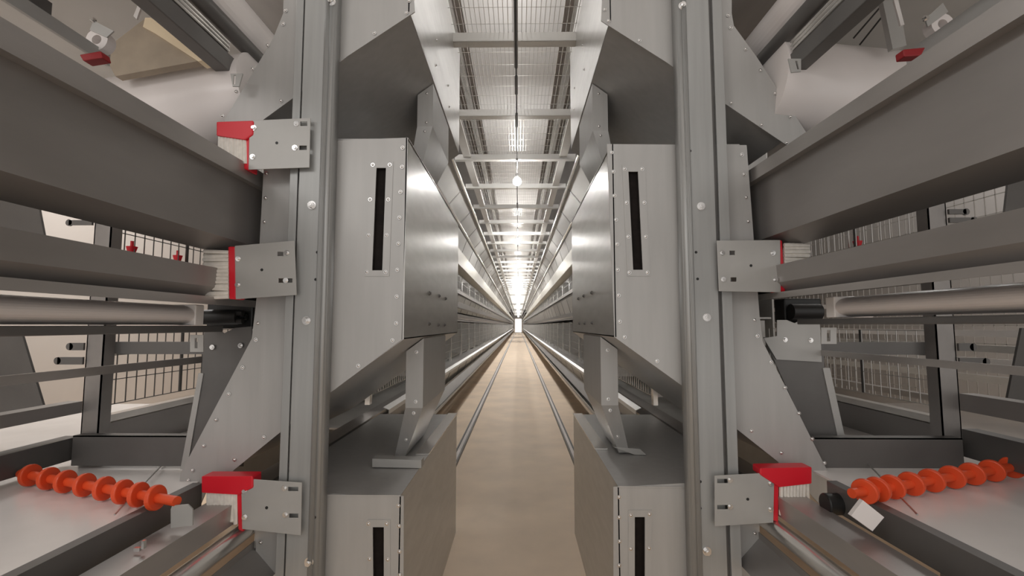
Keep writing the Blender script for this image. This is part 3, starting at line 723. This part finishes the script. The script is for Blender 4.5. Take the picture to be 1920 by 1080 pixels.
    for i in range(1, 40):
        for pr in (f1, f2, f3, f4): copy_tree(pr, pr.location + Vector((0, i * FLAP, 0)))
far('left'); far('right')

# ================================================================ CEILING OF THE AISLE: gratings, beams, sheet, lamps
CX = -.03; ZG = H + 1.64; BS = .96; NBM = 84
g0 = thing('ceiling_grating', (CX, 1.64, ZG), 'wire grating panel between two cross beams over the aisle', 'grating', 'ceiling gratings over the aisle')
mb = MB(); r = .0017
for i in range(35): x = CX - .42 + .84 * i / 34; mb.box((x - r, 1.64, ZG - r), (x + r, 1.64 + BS, ZG + r))
mb.build('long_wires', 'wire', g0)
mb = MB()
for j in range(7): y = 1.68 + BS * j / 7; mb.box((CX - .43, y - .0011, ZG + r), (CX + .43, y + .0011, ZG + 2.2 * r))
mb.build('cross_wires', 'wire', g0)
b0 = thing('cross_beam', (CX, 1.64, ZG - .06), 'pale steel beam crossing under the ceiling grating', 'beam', 'cross beams over the aisle')
MB().box((CX - .58, 1.64 - .03, ZG - .055), (CX + .58, 1.64 - .026, ZG - .003)).build('web', 'beam', b0)
MB().box((CX - .58, 1.64 - .03, ZG - .055), (CX + .58, 1.64 + .03, ZG - .051)).build('flange', 'beam', b0)
for i in range(1, NBM):
    copy_tree(g0, g0.location + Vector((0, i * BS, 0))); copy_tree(b0, b0.location + Vector((0, i * BS, 0)))
for s, sd in ((-1, 'left'), (1, 'right')):
    x0 = CX + s * .425
    o = MB().box((min(x0, x0 + s * .07), 1.4, ZG - .035), (max(x0, x0 + s * .07), YE, ZG - .01)).build('edge_beam', 'beam', origin=(x0, 3, ZG)); tag(o, 'long pale beam along the %s edge of the ceiling grating' % sd, 'beam')
    # sheets put in for the dark gaps beside the white sheet
    o = MB().box((min(CX + s * .55, CX + s * 1.9), .8, ZG + .62), (max(CX + s * .55, CX + s * 1.9), YE, ZG + .63)).build('gap_shade', 'trough', origin=(x0, 3, ZG + .6)); tag(o, 'sheet put in for the dark gap beside the white sheet over the %s cages' % sd, 'sheet')
    o = MB().box((CX + s * .44 - .03, .8, ZG + .50), (CX + s * .44 + .03, YE, ZG + .55)).build('upper_rail', 'bright', origin=(x0, 3, ZG + .5)); tag(o, 'bright rail above the grating on the %s' % sd, 'rail')
o = MB().box((CX - .34, .8, ZG + .45), (CX + .34, YE, ZG + .46)).build('roof_sheet', 'ceil', origin=(CX, 3, ZG + .45)); tag(o, 'long white sheet seen through the wire grating overhead', 'sheet')
# cable with clips
root = thing('power_cable', (-.012, 2, H + 1.50), 'dark cable with clips running along the middle of the ceiling', 'cable')
MB().cyl((-.012, 1.3, H + 1.52), (-.012, YE, H + 1.52), .004, 8).build('cable', 'cable', root)
MB().cyl((-.012, 1.3, H + 1.535), (-.012, 2.75, H + 1.535), .011, 10).build('conduit', 'zinc', root, smooth=True)
for y in (2.83, 3.35, 4.3, 5.9, 7.4, 9):
    MB().cyl((-.012, y, H + 1.52), (-.012, y + .22, H + 1.52), .010, 10).build('clip', 'dark', root)
def lamp(y, r, m, label, group):
    c = Vector((-.012, y, H + 1.44))
    root = thing('hanging_lamp', (c.x, y, c.z - r), label, 'lamp', group)
    MB().ball(c, r, 20, 12).build('bulb', m, root, smooth=True)
    MB().cyl(c + Vector((0, 0, r * .9)), c + Vector((0, 0, .076)), .018, 12).build('socket', 'dark', root)
    return root
l0 = lamp(4.72, .042, 'lamp', 'nearest hanging bulb over the aisle', None)
lamp(8.15, .05, 'lamp', 'second hanging bulb over the aisle', None)
lamp(11.6, .05, 'lamp', 'third hanging bulb over the aisle', None)
lamp(17.0, .17, 'lampbig', 'hanging bulb enlarged for its glare over the aisle', None)  # bulb oversized, the glare is put into its shape
ys = [22, 26, 30, 34, 38, 42, 46, 50, 54, 58, 62, 66, 70, 74, 78]
lf = lamp(ys[0], .12, 'lampbig', 'distant glowing lamp over the far end of the aisle', 'distant lamps over the aisle')  # radius enlarged to hold the glow of the far bulbs
for y in ys[1:]: copy_tree(lf, lf.location + Vector((0, y - ys[0], 0)))

# second cage row seen on the right beyond the mesh
for zz, m, lab in ((.48, 'bright', 'topmost'), (.30, 'zinc', 'second'), (.13, 'belt', 'third'), (.02, 'bright', 'fourth'), (-.06, 'belt', 'fifth'), (-.14, 'flap', 'sixth'), (-.21, 'belt', 'seventh'), (-.30, 'bright', 'eighth'), (-.45, 'zinc', 'lowest')):
    o = MB().box((2.45, .4, H + zz), (2.5, 12, H + zz + .035)).build('row_rail', m, origin=(2.47, 3, H + zz)); tag(o, '%s pale rail of the next cage row seen behind the right mesh' % lab, 'rail')
root = thing('wire_mesh', (2.56, 3, H - .6), 'long wire mesh of the next cage row on the right', 'mesh', 'end mesh panels')
wire_grid(2.56, .4, 9, H - .5, H + .8, .06, .10, .002).build('wires', 'wire', root)

# ================================================================ LIGHT
def area(name, loc, rot, sx, sy, e, col=(1, .97, .94)):
    l = bpy.data.lights.new(name, 'AREA'); l.shape = 'RECTANGLE'; l.size = sx; l.size_y = sy; l.energy = e; l.color = col
    o = bpy.data.objects.new(name, l); COL.objects.link(o); o.location = loc; o.rotation_euler = rot; return o
R_ = math.radians
area('room_lamp', (-2.0, -1.1, 2.7), (R_(50), 0, R_(-25)), 1.6, .6, 8.5)
area('wall_fill_left', (-2.5, 2.6, 3.3), (0, R_(-20), 0), .4, 3, 34)  # added fill that brightens the left wall
area('wall_fill_right', (3.5, 3.0, 3.3), (0, R_(10), 0), .4, 4, 22)  # added fill for the wall side on the right
for i, y in enumerate((3.6, 8, 13, 20, 30, 42, 56, 70)):
    area('corridor_fill', (CX, y, ZG + .40), (0, 0, 0), .06, 3 if i < 3 else 9, (3, 18, 34)[i] if i < 3 else 95)  # added light strips that fill the corridor from above
for i in range(12):
    area('sheet_fill', (CX, 1.9 + i * 3.4, ZG + .06), (math.pi, 0, 0), .10, 2.6, 2.4 if i < 1 else .6)  # added upward light that brightens the white sheet
w = bpy.data.worlds.new('World'); sc.world = w; w.use_nodes = True
w.node_tree.nodes['Background'].inputs[0].default_value = (1, .96, .92, 1); w.node_tree.nodes['Background'].inputs[1].default_value = .50
vs = sc.view_settings; vs.view_transform = 'Standard'; vs.look = 'None'; vs.gamma = 1; vs.use_curve_mapping = False; vs.exposure = 0.98
